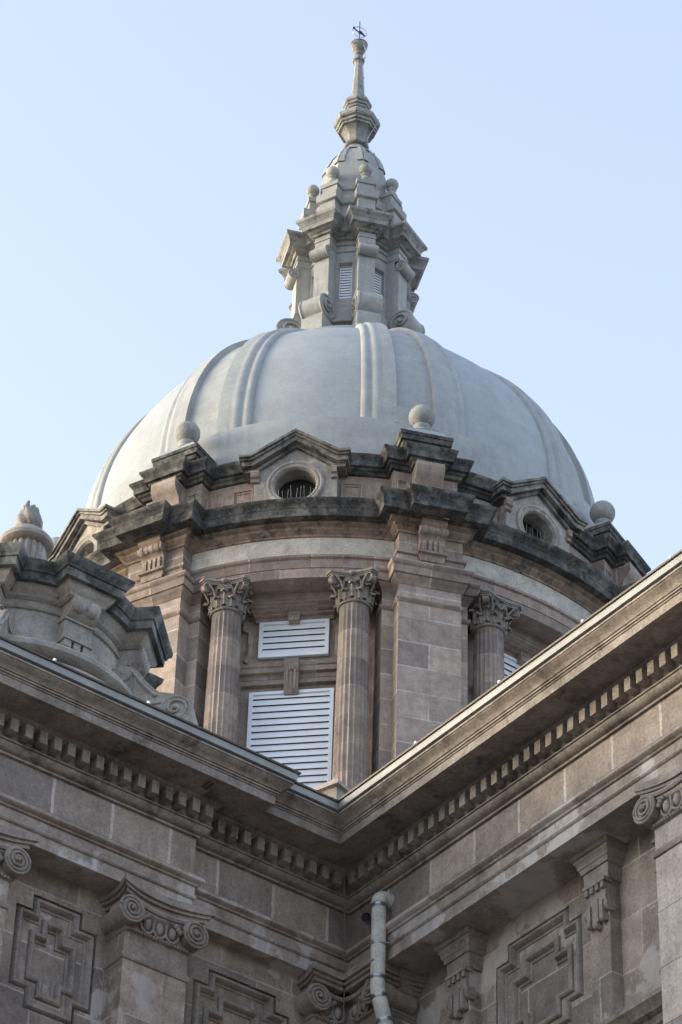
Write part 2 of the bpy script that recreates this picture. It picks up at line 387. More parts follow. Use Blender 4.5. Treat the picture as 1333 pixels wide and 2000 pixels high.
m.sweep(pa,[(-.2,40.5),(.03,40.52),(.05,40.58),(.09,40.60),(.10,40.645),(.155,40.65),(.16,40.75),(.17,40.77),(.20,40.81),(.225,40.84),(.23,40.89),(-.55,40.95)])
ac0=m.build('attic_cornice',BLACK,tower,uvc=None); ac0.rotation_euler.z=R(piers[0])
m=MB(); m.sweep([pol(-19+38*i/16,5.62) for i in range(17)],[(.05,40.9),(.10,40.95),(.10,41.0),(.16,41.02),(.16,41.12),(-.3,41.16)])
ab0=m.build('attic_upstand',BLACK,tower,uvc=None); ab0.rotation_euler.z=R(piers[0])
for ph in piers[1:]:
    for o in (aw0,ac0,ab0): dup(o,tower,R(ph))
# ---- dormers (oculus gables)
def make_dormer():
    q=6.17; N=40
    front=[(-.78,39.3),(.78,39.3),(.78,40.5),(0,41.06),(-.78,40.5)]
    ring=[(.395*cos(2*PI*i/N),40.17+.395*sin(2*PI*i/N)) for i in range(N)]
    m=MB(); hole_face(m,lambda a,b,h:Rd(a,q+h,b),front,ring)
    m.prism(lambda a,b,d:Rd(a,d,b),ring,q,q-.32,cap=False)
    for s in (-1,1): m.add([Rd(s*.78,q,39.3),Rd(s*.78,q,40.5),Rd(s*.78,5.3,40.5),Rd(s*.78,5.3,39.3)],[(0,1,2,3)])
    d=m.build('dormer',DORM,tower,uvc=None)
    m=MB(); prof=[(.54,0),(.54,.05),(.50,.06),(.47,.035),(.44,.05),(.41,.035),(.395,.0),(.385,-.02)]
    vs=[];fs=[]
    for i in range(N):
        a=2*PI*i/N
        for rr,h in prof: vs.append(Rd(rr*cos(a),q+h,40.17+rr*sin(a)))
    k=len(prof)
    for i in range(N):
        j=(i+1)%N; fs+=[(i*k+z,j*k+z,j*k+z+1,i*k+z+1) for z in range(k-1)]
    m.add(vs,fs).build('oculus_ring',DORM,d,uvc=None)
    MB().prism(lambda a,b,dd:Rd(a,dd,b),[(.39*cos(2*PI*i/N),40.17+.39*sin(2*PI*i/N)) for i in range(N)],q-.33,q-.36).build('oculus_shade_disc',DARK,d,uvc=None)  # dark disc: shade of the hollow behind the round window, painted
    # raking cornice in three layers
    base=[(-1.0,40.52),(-.80,40.52),(0,41.08),(.80,40.52),(1.0,40.52)]
    m=MB()
    def band(z0,z1,out,wd,back):
        lo=[(a*(1+wd/1.0),b+z0) for a,b in base]; hi=[(a*(1+wd/1.0),b+z1) for a,b in base]
        m.prism(lambda a,b,dd:Rd(a,dd,b),lo+hi[::-1],back,q+out)
    band(-.04,.04,.07,-.06,5.4); band(.04,.15,.17,.0,5.4); band(.15,.20,.21,.02,5.4); band(.20,.26,.25,.05,5.4)
    m.build('pediment_cornice',PEDI,d,uvc=None)
    for s in (-1,1):
        m=MB(); m.prism(lambda a,b,dd:Rd(dd,a,b),[(q,40.5),(q+.09,40.5),(q+.09,40.36),(q+.05,40.33),(q+.05,40.26),(q,40.24)],s*.76-.08 if s>0 else -.76-.08+.0,s*.76+.02 if s>0 else -.76+.08)
        m.build('eave_bracket',DRUM,d,uvc=None)
    return d
d0=make_dormer(); d0.rotation_euler.z=R(bays[0])
for ph in bays[1:]: dup(d0,tower,R(ph))
# ---- dome
Z0,RD=42.4,5.40
m=MB(); m.lathe([(5.50,39.2),(5.52,42.0),(5.535,42.36),(5.525,42.40),(5.38,42.46)],128); tb(m,'dome_band',BAND)
def dz(e): return (RD*cos(e),Z0+5.5*sin(e))
m=MB(); m.lathe([dz(R(e)) for e in [0,4,8,12,16,20,24,28,32,36,40,44,48,52,56,60,64,68,72,76]],144); tb(m,'dome_shell',DOME)
def make_rib():
    half=[(-1.07,-.03),(-1.05,.045),(-1.02,.075),(-.97,.09),(-.92,.085),(-.88,.065),(-.85,.07),(-.82,.10),(-.77,.125),(-.71,.13),(-.65,.12),(-.62,.125),(-.38,.14),(-.36,.03)]
    sec=half+[(-a,b) for a,b in reversed(half)]
    m=MB(); es=[-1.5,0,2.5,3.9,4.1]+[x*2.5 for x in range(2,28)]; vs=[]
    for e in es:
        ee=R(max(e,0)); k=max(0,(e-44)/24)
        for t,h in sec:
            hh=h+(.22*k*k if abs(t)<1.06 else 0)
            if abs(t)<.37 and e<4: hh=.14
            r,z=(RD+hh)*cos(ee),Z0+(5.5+hh)*sin(ee)-(.0 if e>=0 else .06)
            a=R(10.6*t*(1+.10*k)); vs.append((r*sin(a),-r*cos(a),z))
    n=len(sec); fs=[(i*n+q,(i+1)*n+q,(i+1)*n+q+1,i*n+q+1) for i in range(len(es)-1) for q in range(n-1)]
    fs+=[tuple(range(n)),tuple(range((len(es)-1)*n,len(es)*n))]
    return m.add(vs,fs).build('dome_rib',BAND,tower,uvc=None,smooth=50)
rb=make_rib(); rb.rotation_euler.z=R(piers[0])
for ph in piers[1:]: dup(rb,tower,R(ph))
m=MB(); m.lathe([(2.25,47.2),(2.25,47.7),(2.12,47.85),(2.12,47.95),(1.95,48.0),(1.9,48.12),(.8,48.2)],96); tb(m,'dome_crown_ring',BAND)
# ---- columns
def make_column():
    m=MB(); NF=20; per=6; zs=[(31.95,.315,0),(32.1,.312,1),(33.6,.308,1),(35.0,.298,1),(36.2,.282,1),(37.01,.272,1),(37.10,.270,.75),(37.14,.27,0),(37.18,.27,0)]
    vs=[];
    for z,r,k in zs:
        for i in range(NF*per):
            ph=(i%per)/per; dpt=0 if ph<.14 else sin(PI*(ph-.14)/.86)**.7
            a=2*PI*i/(NF*per); rr=r*(1-.085*dpt*k); vs.append((rr*sin(a),-rr*cos(a),z))
    n=NF*per; fs=[(i*n+q,i*n+(q+1)%n,(i+1)*n+(q+1)%n,(i+1)*n+q) for i in range(len(zs)-1) for q in range(n)]
    m.add(vs,fs)
    c=m.build('column',COLM,tower,uvc=(0,0,.3),smooth=50)
    b=MB(); b.lathe([(.46,31.6),(.46,31.72),(.43,31.74),(.45,31.79),(.42,31.84),(.36,31.86),(.36,31.89),(.38,31.92),(.33,31.96)],32); b.build('column_base',COLM,c,uvc=None)
    k=MB(); z0=37.06
    k.lathe([(.27,z0),(.305,z0+.01),(.318,z0+.035),(.305,z0+.06),(.275,z0+.07),(.272,z0+.12),(.275,z0+.35),(.30,z0+.48),(.35,z0+.57),(.36,z0+.60)],40)
    def leaf(a,w,z,h,r,out):
        vs=[];rows=9;colsn=7
        for i in range(rows):
            t=i/(rows-1)
            # rise then curl outwards and down
            if t<.72: rr=r+.02+out*.25*(t/.72)**2; zz=z+h*(t/.72)
            else:
                th=PI*1.15*(t-.72)/.28; q=out*.42; rr=r+.02+out*.25+q*(1-cos(th)); zz=z+h+q*.8*sin(th)
            ww=w*(.78+.22*sin(PI*min(1,t*1.1)))*(1 if t<.7 else 1-.55*(t-.7)/.3)*(1+.12*cos(t*22))
            for j in range(colsn):
                s=-1+2*j/(colsn-1); aa=a+s*ww/r
                rib=.022*(1-abs(s))+ .012*cos(s*9)
                q2=rr+rib-.02*abs(s)
                vs.append((q2*sin(aa),-q2*cos(aa),zz-.02*abs(s)*t))
        fs=[(i*colsn+j,i*colsn+j+1,(i+1)*colsn+j+1,(i+1)*colsn+j) for i in range(rows-1) for j in range(colsn-1)]
        k.add(vs,fs)
    for i in range(8): leaf(2*PI*i/8+PI/8,.10,z0+.07,.20,.285,.10)
    for i in range(8): leaf(2*PI*i/8,.095,z0+.12,.30,.29,.12)
    # corner volutes with stems, inner helices and a flower on each face
    for i in range(4):
        a=PI/4+i*PI/2; d=Vector((sin(a),-cos(a),0)); t=Vector((cos(a),sin(a),0)); up=Vector((0,0,1))
        cpt=d*.485+up*(z0+.525)
        for s in (-1,1):
            k.volute(cpt+t*s*.05,d,up,t*s,.088,.05,1.8,1,16)
        k.tube([d*.30+up*(z0+.32),d*.35+up*(z0+.47),d*.43+up*(z0+.585),d*.50+up*(z0+.61)],[.03,.04,.045,.04],8)
        a2=i*PI/2; d2=Vector((sin(a2),-cos(a2),0)); t2=Vector((cos(a2),sin(a2),0))
        for s in (-1,1):
            k.volute(d2*.37+t2*s*.085+up*(z0+.535),t2*s,up,d2,.055,.06,1.6,1,14)
            k.tube([d2*.31+t2*s*.17+up*(z0+.33),d2*.33+t2*s*.16+up*(z0+.46),d2*.36+t2*s*.10+up*(z0+.58)],.02,6)
            k.tube([d2*.31+t2*s*.17+up*(z0+.33),d2*.36+t2*s*.20+up*(z0+.46),d2*.42+t2*s*.27+up*(z0+.585)],.022,6)
        k.ball(d2*.41+up*(z0+.66),.055,10,6)
    # abacus with concave sides
    def ab(rad,z1,z2,cc):
        pts=[]
        for i in range(4):
            a=PI/4+i*PI/2
            for s in (-1,1):
                d=Vector((sin(a),-cos(a))); t=Vector((cos(a),sin(a))); 
                if s<0: pts.append(d*rad-t*.07)
                else: pts.append(d*rad+t*.07)
            n1=pts[-1]; a3=PI/4+(i+1)*PI/2; d3=Vector((sin(a3),-cos(a3))); t3=Vector((cos(a3),sin(a3))); n2=d3*rad-t3*.07
            am=a+PI/4; dm=Vector((sin(am),-cos(am)))
            for q in range(1,6):
                u=q/6; pts.append(n1.lerp(n2,u)-dm*cc*4*u*(1-u))
        k.prism(lambda x,y,z:(x,y,z),[(p.x,p.y) for p in pts],z1,z2)
    ab(.545,z0+.60,z0+.64,.075); ab(.57,z0+.64,z0+.67,.075); ab(.60,z0+.67,37.785,.075)
    k.v=[(x,y,37.785+(z-37.785)*.85) for x,y,z in k.v]
    k.build('capital',CAPM,c,uvc=None)
    return c
colb=[b for b in bays if -110<((b+180)%360-180)<100]
c0=None
for b in colb:
    for s in (-1,1):
        ph=b+s*10.8; x,y=pol(ph,6.2)
        if c0 is None: c0=make_column(); o=c0
        else: o=dup(c0,tower,None)
        o.location=(x,y,0); o.rotation_euler.z=R(b)
# ---- window bays: hood, frames, transom, keys, louvres
def louvre(mb_frame,mb_slat,hw,z0,z1,q,pitch,fr=.07,f=Rd,tilt=.033,th=.013):
    mb_frame.box(f,-hw,-hw+fr,q,q+.07,z0,z1); mb_frame.box(f,hw-fr,hw,q,q+.07,z0,z1)
    mb_frame.box(f,-hw+fr,hw-fr,q,q+.07,z0,z0+fr*.8); mb_frame.box(f,-hw+fr,hw-fr,q,q+.07,z1-fr*.8,z1)
    zz=z0+fr*.8
    while zz<z1-fr*.8-.03:
        a=min(zz+pitch*.95,z1-fr*.8)
        mb_slat.add([f(t,r,z) for t in (-hw+fr,hw-fr) for r,z in ((q+.062,zz),(q+.062-th*0,zz+th),(q+.062-tilt,a+th*.3),(q+.062-tilt,a-th))],[(0,1,2,3),(4,5,6,7),(0,4,5,1),(1,5,6,2),(2,6,7,3),(3,7,4,0)])
        zz+=pitch
def make_bay():
    q=5.55
    h=MB()
    prof=[(q-.05,37.788),(q+.40,37.788),(q+.40,37.66),(q+.37,37.64),(q+.36,37.60),(q+.28,37.58),(q+.24,37.54),(q+.16,37.53),(q+.15,37.50),(q+.07,37.485),(q+.05,37.42),(q-.05,37.42)]
    # splayed block: width narrows downwards
    vs=[]
    for s in (-1,1):
        for r,z in prof: vs.append(Rd(s*(.70+.12*(r-q)/.4),r,z))
    n=len(prof); h.add(vs,[(i,(i+1)%n,(i+1)%n+n,i+n) for i in range(n)]+[tuple(range(n)),tuple(range(n,2*n))])
    w=h.build('window_hood',INNER,tower,uvc=None)
    s=MB()
    pts=[(-.92,36.58),(-.84,36.70),(-.84,37.20),(-.95,37.26),(-.95,37.64),(-.70,37.64),(-.64,37.52),(.64,37.52),(.70,37.64),(.95,37.64),(.95,37.26),(.84,37.20),(.84,36.70),(.92,36.58)]
    s.frame(lambda a,b,hh:Rd(a,q+hh,b),pts[::-1],[(0,0),(0,.06),(.03,.065),(.045,.04),(.08,.035),(.095,.015),(.1,0)],closed=False)
    s.prism(lambda a,b,d:Rd(a,d,b),[(-.10,37.34),(.10,37.34),(.13,37.80),(-.13,37.80)],q,q+.20)
    s.frame(lambda a,b,hh:Rd(a,q+hh,b),[(-.055,37.44),(.055,37.44),(.075,37.74),(-.075,37.74)],[(0,.20),(.0,.215),(.02,.215),(.025,.19)])
    s.build('window_surround',INNER,w,uvc=None)
    t=MB()
    t.sweep([(-1.05,-q),(1.05,-q)],[(0,36.10),(.05,36.12),(.06,36.2),(.13,36.22),(.135,36.32),(.16,36.335),(.165,36.38),(0,36.40)])
    t.frame(lambda a,b,hh:Rd(a,q+hh,b),[(-.93,33.0),(-.93,35.98),(.93,35.98),(.93,33.0)],[(0,0),(0,.09),(.05,.09),(.06,.06),(.12,.055),(.135,.02),(.16,0.0)],closed=False)
    t.build('transom',INNER,w,uvc=None)
    k=MB()
    k.prism(lambda a,b,d:Rd(d,a,b),[(q,36.44),(q+.22,36.44),(q+.23,36.36),(q+.20,36.30),(q+.21,36.15),(q+.19,35.95),(q+.15,35.80),(q+.10,35.74),(q,35.74)],-.13,.13)
    for i in (-1,0,1): k.tube([Rd(i*.07,q+.215,36.2),Rd(i*.07,q+.20,36.0),Rd(i*.06,q+.15,35.82)],[.025,.03,.018],8)
    k.ball(Rd(0,q+.22,36.2),.05,10,6)
    k.build('keystone',INNER,w,uvc=None)
    a=MB(); b=MB(); louvre(a,b,.64,36.60,37.40,q+.012,.1385); o=a.build('louvre_shutter',WHITE,w,uvc=None,flat=True)
    b2=MB(); louvre(a:=MB(),b2,.765,33.2,35.83,q+.012,.1425); o2=a.build('louvre_shutter',WHITE,w,uvc=None,flat=True)
    # the slats are the shutter's pattern: join them into the shutter meshes
    for ob,sl in ((o,b),(o2,b2)):
        sm=sl.build('slat',WHITE,None,uvc=None,flat=True); bm=bmesh.new(); bm.from_mesh(ob.data); bm.from_mesh(sm.data); bm.to_mesh(ob.data); bm.free(); bpy.data.objects.remove(sm)
    MB().box(Rd,-.6,.6,q-.02,q+.006,36.62,37.38).box(Rd,-.72,.72,q-.02,q+.006,33.2,35.8).build('louvre_gap_shade',DARK,w,uvc=None)  # dark sheets on the wall paint the shade seen between the slats
    return w
w0=make_bay(); w0.rotation_euler.z=R(colb[0])
for b in colb[1:]: dup(w0,tower,R(b))

# ================================================================== LANTERN
lan=thing('lantern',(TX,TY,48.1),'small octagonal grey lantern turret with scrolled buttresses and stone balls crowning the dome','lantern turret')
LZ=48.1
def lb(mb,name,mat,par=None,**k):
    if par is not None: return mb.build(name,mat,par,**k)
    o=mb.build(name,mat,lan,**k); o.location=(0,0,-LZ); return o
m=MB(); m.lathe([(1.75,48.05),(1.75,48.25),(1.55,48.4),(1.2,48.75),(1.1,48.8),(1.1,48.88),(1.24,48.90),(1.24,48.97),(1.16,49.02),(1.13,49.3),(1.06,49.44),(1.03,49.48),(1.0,49.5),(1.0,49.78)],64); 
m.lathe([(1.0,50.86),(1.0,51.16),(1.035,51.17),(1.035,51.2),(1.0,51.22),(1.0,51.36),(1.045,51.37),(1.045,51.41),(1.0,51.43),(1.0,51.65)],64)
# wall ring between window heads and sills, leaving the window openings
for ph in piers:
    m.lathe([(1.0,49.78),(1.0,50.86)],8,R(ph),a0=R(-13.9),a1=R(13.9),closed=False)
for ph in bays:
    for s in (-1,1):
        a=R(ph+s*8.6); m.add([(1.0*sin(a),-1.0*cos(a),49.78),(1.0*sin(a),-1.0*cos(a),50.86),(.84*sin(a),-.84*cos(a),50.86),(.84*sin(a),-.84*cos(a),49.78)],[(0,1,2,3)])
    for z in (49.78,50.86):
        m.add([(rr*sin(R(ph+s)),-rr*cos(R(ph+s)),z) for rr,s in ((1.0,-8.6),(1.0,8.6),(.84,8.6),(.84,-8.6))],[(0,1,2,3)])
lb(m,'lantern_wall',LANT,uvc=None)
lb(MB().lathe([(.80,49.6),(.80,51.0)],32),'lantern_shade_core',DARK)  # dark drum: the unlit inside behind the louvres, put into colour
def make_louv():
    a=MB(); louvre(a,a,.135,49.80,50.85,.83,.078,fr=.008,tilt=.022,th=.01); o=lb(a,'louvre_shutter',WHITE,uvc=None,flat=True); return o
lv=make_louv(); lv.rotation_euler.z=R(bays[0])
for b in bays[1:]: dup(lv,lan,R(b)).location=(0,0,-LZ)
def make_lpier():
    m=MB(); m.box(Rd,-.185,.185,.8,1.30,48.9,51.7); 
    for z in (51.17,51.37): m.box(Rd,-.2,.2,.8,1.318,z,z+.04)
    # base block
    m.box(Rd,-.26,.26,.9,1.62,48.2,48.86)
    p=lb(m,'buttress_pier',LANT,uvc=None)
    s=MB(); s.prism(lambda a,b,d:Rd(d,a,b),[(1.25,49.75),(1.31,49.75),(1.34,49.60),(1.44,49.50),(1.58,49.40),(1.68,49.22),(1.66,49.02),(1.56,48.90),(1.40,48.86),(1.25,48.86)],-.21,.21)
    for q in (-1,1):
        s.volute(Rd(q*.255,1.40,49.18),Vector(Rd(0,1,0)),Vector((0,0,1)),Vector((q,0,0)),.325,.06,1.6,-1,30)
    s.cyl(Rd(-.25,1.40,49.18),Rd(.25,1.40,49.18),.31,30)
    s.build('lower_scroll',LANT,p,uvc=None)
    s=MB(); s.cyl(Rd(-.2,1.36,50.93),Rd(.2,1.36,50.93),.135,24)
    for q in (-1,1): s.volute(Rd(q*.205,1.36,50.93),Vector(Rd(0,1,0)),Vector((0,0,1)),Vector((q,0,0)),.14,.04,1.5,1,22)
    s.box(Rd,-.185,.185,1.2,1.37,50.93,51.12)
    s.build('upper_scroll',LANT,p,uvc=None)
    a=MB(); a.box(Rd,-.198,.198,.7,1.16,51.9,52.8); a.box(Rd,-.188,.188,.7,1.075,52.9,53.40)
    a.build('attic_block',LANT,p,uvc=None)
    b=MB(); b.lathe([(.001,53.37),(.135,53.37),(.135,53.43),(.115,53.47),(.085,53.52),(.08,53.56),(.105,53.60),(.11,53.625),(.085,53.645),(.07,53.67)],24,c=(0,-.975)); b.ball((0,-.975,53.79),.155,24,16)
    b.build('ball_finial',BALL,p,uvc=None)
    return p
lp=make_lpier(); lp.rotation_euler.z=R(piers[0])
for ph in piers[1:]: dup(lp,lan,R(ph)).location=(0,0,-LZ)
LP=ringpath(1.04,[(.20,1.33)],5)
m=MB(); m.sweep(LP,[(-.05,51.52),(.02,51.53),(.04,51.58),(.10,51.60),(.12,51.62),(.20,51.63),(.205,51.74),(.225,51.76),(.235,51.79),(.27,51.83),(.30,51.86),(.31,51.93),(-.25,52.06)],closed=True); lb(m,'lantern_cornice',LCOR,uvc=None)
m=MB(); m.lathe([(.92,52.0),(.92,52.75)],48); lb(m,'lantern_attic',LANT,uvc=None)
LQ=ringpath(.93,[(.20,1.165)],5)
m=MB(); m.sweep(LQ,[(-.05,52.70),(.03,52.72),(.055,52.74),(.06,52.95),(-.2,53.02)],closed=True)
LQ2=ringpath(.84,[(.19,1.08)],5)
m.sweep(LQ2,[(.0,52.98),(.0,53.25),(.03,53.26),(.04,53.36),(-.25,53.42)],closed=True); lb(m,'attic_ledge',LANT,uvc=None)
# cupola (octagonal, sunk panels) and spire
cup=[(.80,53.3),(.80,53.9),(.775,54.15),(.745,54.35),(.69,54.58),(.60,54.80),(.50,54.97),(.40,55.10),(.32,55.22),(.25,55.32),(.22,55.40)]
m=MB(); m.lathe(cup,8,R(13.7)); 
for b in bays[0:8]:
    a=R(b); d=Vector((sin(a),-cos(a))); t=Vector((cos(a),sin(a)))
    fr=[(r*cos(R(22.5))+.012,z) for r,z in cup[3:9]]
    def bar(s0,s1,i0,i1,h=.02):
        pts=[]
        for (r,z) in fr[i0:i1+1]:
            for s in (s0,s1): 
                k=r*math.tan(R(22.5))*.96; pts.append((d.x*(r+h)+t.x*s*k,d.y*(r+h)+t.y*s*k,z))
        n=(i1-i0+1); m.add(pts,[(2*i,2*i+1,2*i+3,2*i+2) for i in range(n-1)])
        for e in (0,1):
            m.add([pts[2*i+e] for i in range(n)]+[(p[0]-d.x*.04,p[1]-d.y*.04,p[2]) for p in [pts[2*i+e] for i in range(n)]],[(i,i+1,i+1+n,i+n) for i in range(n-1)])
    bar(-1,-.55,0,5); bar(.55,1,0,5); bar(-.6,.6,4,5,.03)
lb(m,'cupola',LANT,uvc=None,smooth=20)
sp=[(.22,55.36),(.19,55.42),(.19,55.44),(.26,55.45),(.285,55.47),(.285,55.50),(.255,55.505),(.262,55.55),(.235,55.555),(.22,55.60),(.205,55.64),(.215,55.74),(.245,55.84),(.30,55.92),(.36,55.965),(.42,55.97),(.425,56.02),(.405,56.03),(.455,56.05),(.46,56.11),(.44,56.12),(.50,56.15),(.525,56.19),(.53,56.27),(.50,56.31),(.40,56.44),(.25,56.55),(.225,56.60),(.225,56.64),(.265,56.655),(.27,56.70),(.245,56.71),(.295,56.735),(.30,56.79),(.28,56.80),(.325,56.835),(.33,56.90),(.27,57.0),(.165,57.09),(.145,57.13),(.085,58.30),(.10,58.32),(.11,58.35),(.095,58.355),(.14,58.38),(.145,58.43),(.11,58.48),(.085,58.53)]
m=MB(); m.lathe([(r*1.04,z) for r,z in sp],8,R(-3)); m.lathe([(.08,58.5),(.085,58.56),(.075,58.6),(.10,58.62),(.10,58.66),(.08,58.68),(.09,58.70),(.14,58.745),(.175,58.82),(.19,58.90),(.195,58.96),(.205,58.97),(.205,58.99),(.17,59.0),(.08,59.05),(.001,59.06)],28)
lb(m,'spire',LCOR,uvc=None,smooth=25)
# weather instrument on the tip
wv=thing('armillary_weather_vane',(TX,TY,59.0),'thin dark metal ring with a diagonal arrow on the very tip of the spire','weather vane')
m=MB(); m.cyl((0,0,0),(0,0,.80),.012,8); m.lathe([(.035,0),(.04,.05),(.03,.12),(.012,.16)],12)
m.build('mast',BRONZE,wv)
cz=.43; m=MB()
m.tube([(.175*cos(2*PI*i/32),.05*cos(2*PI*i/32),cz+.175*sin(2*PI*i/32)) for i in range(33)],.008,6)
for i in range(10): 
    a=2*PI*i/10; m.cyl((0,0,cz),(.175*cos(a),.05*cos(a),cz+.175*sin(a)),.0035,4)
m.build('ring',STEEL,wv)
m=MB(); m.tube([(-.15,-.12,cz+.02),(-.02,0,cz),(0,0,cz),(.02,0,cz),(.14,.10,cz-.05)],[.02,.014,.035,.035,.018],8); m.ball((0,0,cz),.04,10,8)
m.box(lambda a,b,c:(a,b,c),-.16,-.12,-.13,-.09,cz+.0,cz+.05); m.build('arrow',BRONZE,wv)
# lightning cable down the right side of the spire
m=MB(); pts=[(.05,-.17,58.98),(.15,-.12,58.7),(.145,-.08,58.45),(.10,-.05,58.25),(.13,-.05,57.8),(.15,-.05,57.2),(.30,-.05,56.95),(.28,-.06,56.65),(.50,-.10,56.32),(.44,-.25,56.0),(.26,-.20,55.6),(.27,-.15,55.45),(.30,-.22,55.2),(.42,-.30,55.0)]
m.tube(pts,.008,5)
for q in (1,2,4,5,8,9,11,13): m.ball(pts[q],.022,8,5)
cb=m.build('lightning_cable',STEEL,origin=(0,0,55)); cb.location=(TX,TY,55)
tag(cb,'thin lightning conductor cable clipped down the right side of the stone spire','cable')

# ================================================================== WINGS
AR=R(-36.114)
uR=Vector((-sin(AR),-cos(AR))); AL=AR+PI/2; uL=Vector((-sin(AL),-cos(AL)))
nR,nL=uL,uR
CX,CY=.158,20.499
def WR(s,o,z): return (CX+uR.x*s+nR.x*o,CY+uR.y*s+nR.y*o,z)
def WL(s,o,z): return (CX+uL.x*s+nL.x*o,CY+uL.y*s+nL.y*o,z)
def p2(p): return (p[0],p[1])
FAR=12.
PJ,SE=.11,1.48
pathL=[p2(WL(FAR,PJ,0)),p2(WL(SE,PJ,0)),p2(WL(SE,0,0)),(CX,CY)]
pathR=[(CX,CY),p2(WR(FAR,0,0))]
ARCH=[(-.5,14.02),(0,14.02),(0,14.118),(.006,14.12),(.018,14.128),(.022,14.138),(.018,14.148),(.008,14.152),(.010,14.156),(.010,14.222),(.004,14.226),(.024,14.23),(.03,14.24),(.05,14.248),(.062,14.262),(.062,14.278),(.055,14.286),(.058,14.292),(.0,14.312)]
BED=[(0.0,14.63),(.0,14.642),(.02,14.642),(.022,14.658),(.016,14.662),(.034,14.666),(.056,14.68),(.070,14.698),(.074,14.712),(.066,14.716),(.084,14.718),(.084,14.731),(.06,14.736),(.068,14.745),(.068,14.862),(.09,14.866),(.09,14.88),(.115,14.898),(.125,14.918),(.125,14.93)]
COR=[(.08,14.932),(.36,14.925),(.365,14.908),(.40,14.903),(.402,14.972),(.410,14.974),(.414,14.982),(.408,14.988),(.421,14.990),(.423,15.001),(.418,15.004),(.43,15.008),(.438,15.022),(.456,15.038),(.482,15.052),(.492,15.062),(.488,15.068),(.497,15.071),(.497,15.087),(0,15.092)]
left=thing('wing_building',(WL(5,0,0)[0],WL(5,0,0)[1],0),'left courtyard wing with scrolled pilaster capitals, stepped wall panels and a projecting cornice','building')
right=thing('wing_building',(WR(5,0,0)[0],WR(5,0,0)[1],0),'right courtyard wing with bracketed pilasters, a downpipe and a long toothed cornice','building')
def wb(mb,name,mat,par,**k):
    root=par
    while root.parent: root=root.parent
    o=mb.build(name,mat,None,uvc=None,**k); o.parent=par
    if par is root: o.location=-root.location
    return o
for par,path,kw in ((left,pathL,dict(nxt=uR)),(right,pathR,dict(prev=-uL))):
    wb(MB().sweep(path,ARCH,cap=False,**kw),'architrave',WARC,par)
    wb(MB().sweep(path,[(0,14.30),(0,14.65)],cap=False,**kw),'frieze',FRZ,par)
    wb(MB().sweep(path,BED,cap=False,**kw),'bed_moulding',WCOR,par)
    wb(MB().sweep(path,COR,cap=False,**kw),'cornice',WCOR,par)
    gt=wb(MB().sweep(path,[(.35,15.097),(.47,15.097),(.512,15.103),(.517,15.155),(.30,15.155)],cap=False,**kw),'gutter',GUT,par)
    wb(MB().sweep(path,[(.44,15.159),(.53,15.159),(.535,15.170),(.44,15.170)],cap=False,**kw),'gutter_rim',GUTD,gt)
# dentils
def dentils(W,s0,s1,o,par):
    m=MB(); s=s0; pitch=.1195
    while s<s1:
        k=random.uniform(-.003,.003); m.box(W,s+k,s+.062+k,o-.01,o+.08,14.752+k,14.858); s+=pitch
    return wb(m,'dentil_course',WCOR,par,flat=True)
dentils(WR,.19,8.,.078,right); dentils(WL,.19,SE-.02,.078,left); dentils(WL,SE-.05+.02,8.,PJ+.078,left)
# gutter clips
for W,par,off,ss in ((WL,left,PJ,[2.3,3.1,3.9,4.7,5.5]),(WL,left,0,[1.0]),(WR,right,0,[.45,1.45,2.4,3.3,4.2,5.0])):
    for s in ss:
        wb(MB().box(W,s-.008,s+.008,off+.50,off+.53,15.16,15.195),'gutter_clip',WHITE,par)
m=MB()
for i in range(2): m.box(WL,1.56+.035*i,1.575+.035*i,PJ+.22,PJ+.31,14.915,14.926)
wb(m,'soffit_vent',GUTD,left)
# walls with recessed stepped panels
def cross(c,zt,h1,z2,h2,z3,zb):
    """stepped (cross shaped) outline centred on c, counter-clockwise in (s,z)"""
    return [(c-h1,zb),(c+h1,zb),(c+h1,z3),(c+h2,z3),(c+h2,z2),(c+h1,z2),(c+h1,zt),(c-h1,zt),(c-h1,z2),(c-h2,z2),(c-h2,z3),(c-h1,z3)]
def panel(W,o,par,outer,inner,rect,mat=WING):
    m=MB(); f=lambda a,b,h:W(a,o+h,b)
    s0,s1,z0,z1=rect
    hole_face(m,f,[(s0,z0),(s1,z0),(s1,z1),(s0,z1)],outer)
    m.frame(f,outer,[(0,0),(0,-.035),(.012,-.037)])
    hole_face(m,f,outer,inner,-.037)
    m.frame(f,inner,[(0,-.037),(0,-.062)])
    m.add([f(a,b,-.062) for a,b in inner],[tuple(range(len(inner)))])
    w=wb(m,'wall_panel',mat,par)
    k=MB(); k.frame(f,outer,[(.012,-.038),(.016,-.006),(.03,.012),(.05,.012),(.064,-.006),(.07,-.026),(.085,-.028),(.09,-.038)])
    k.frame(f,inner,[(-.045,-.038),(-.043,-.018),(-.03,-.008),(-.012,-.008),(.0,-.022),(.003,-.045),(.02,-.05),(.024,-.063)])
    wb(k,'panel_moulding',WCAP,w)
WRO,WLO=-.34,-.12
def plainwall(W,o,par,s0,s1,z0,z1,mat=WING): wb(MB().add([W(s0,o,z0),W(s1,o,z0),W(s1,o,z1),W(s0,o,z1)],[(0,1,2,3)]),'wall',mat,par)
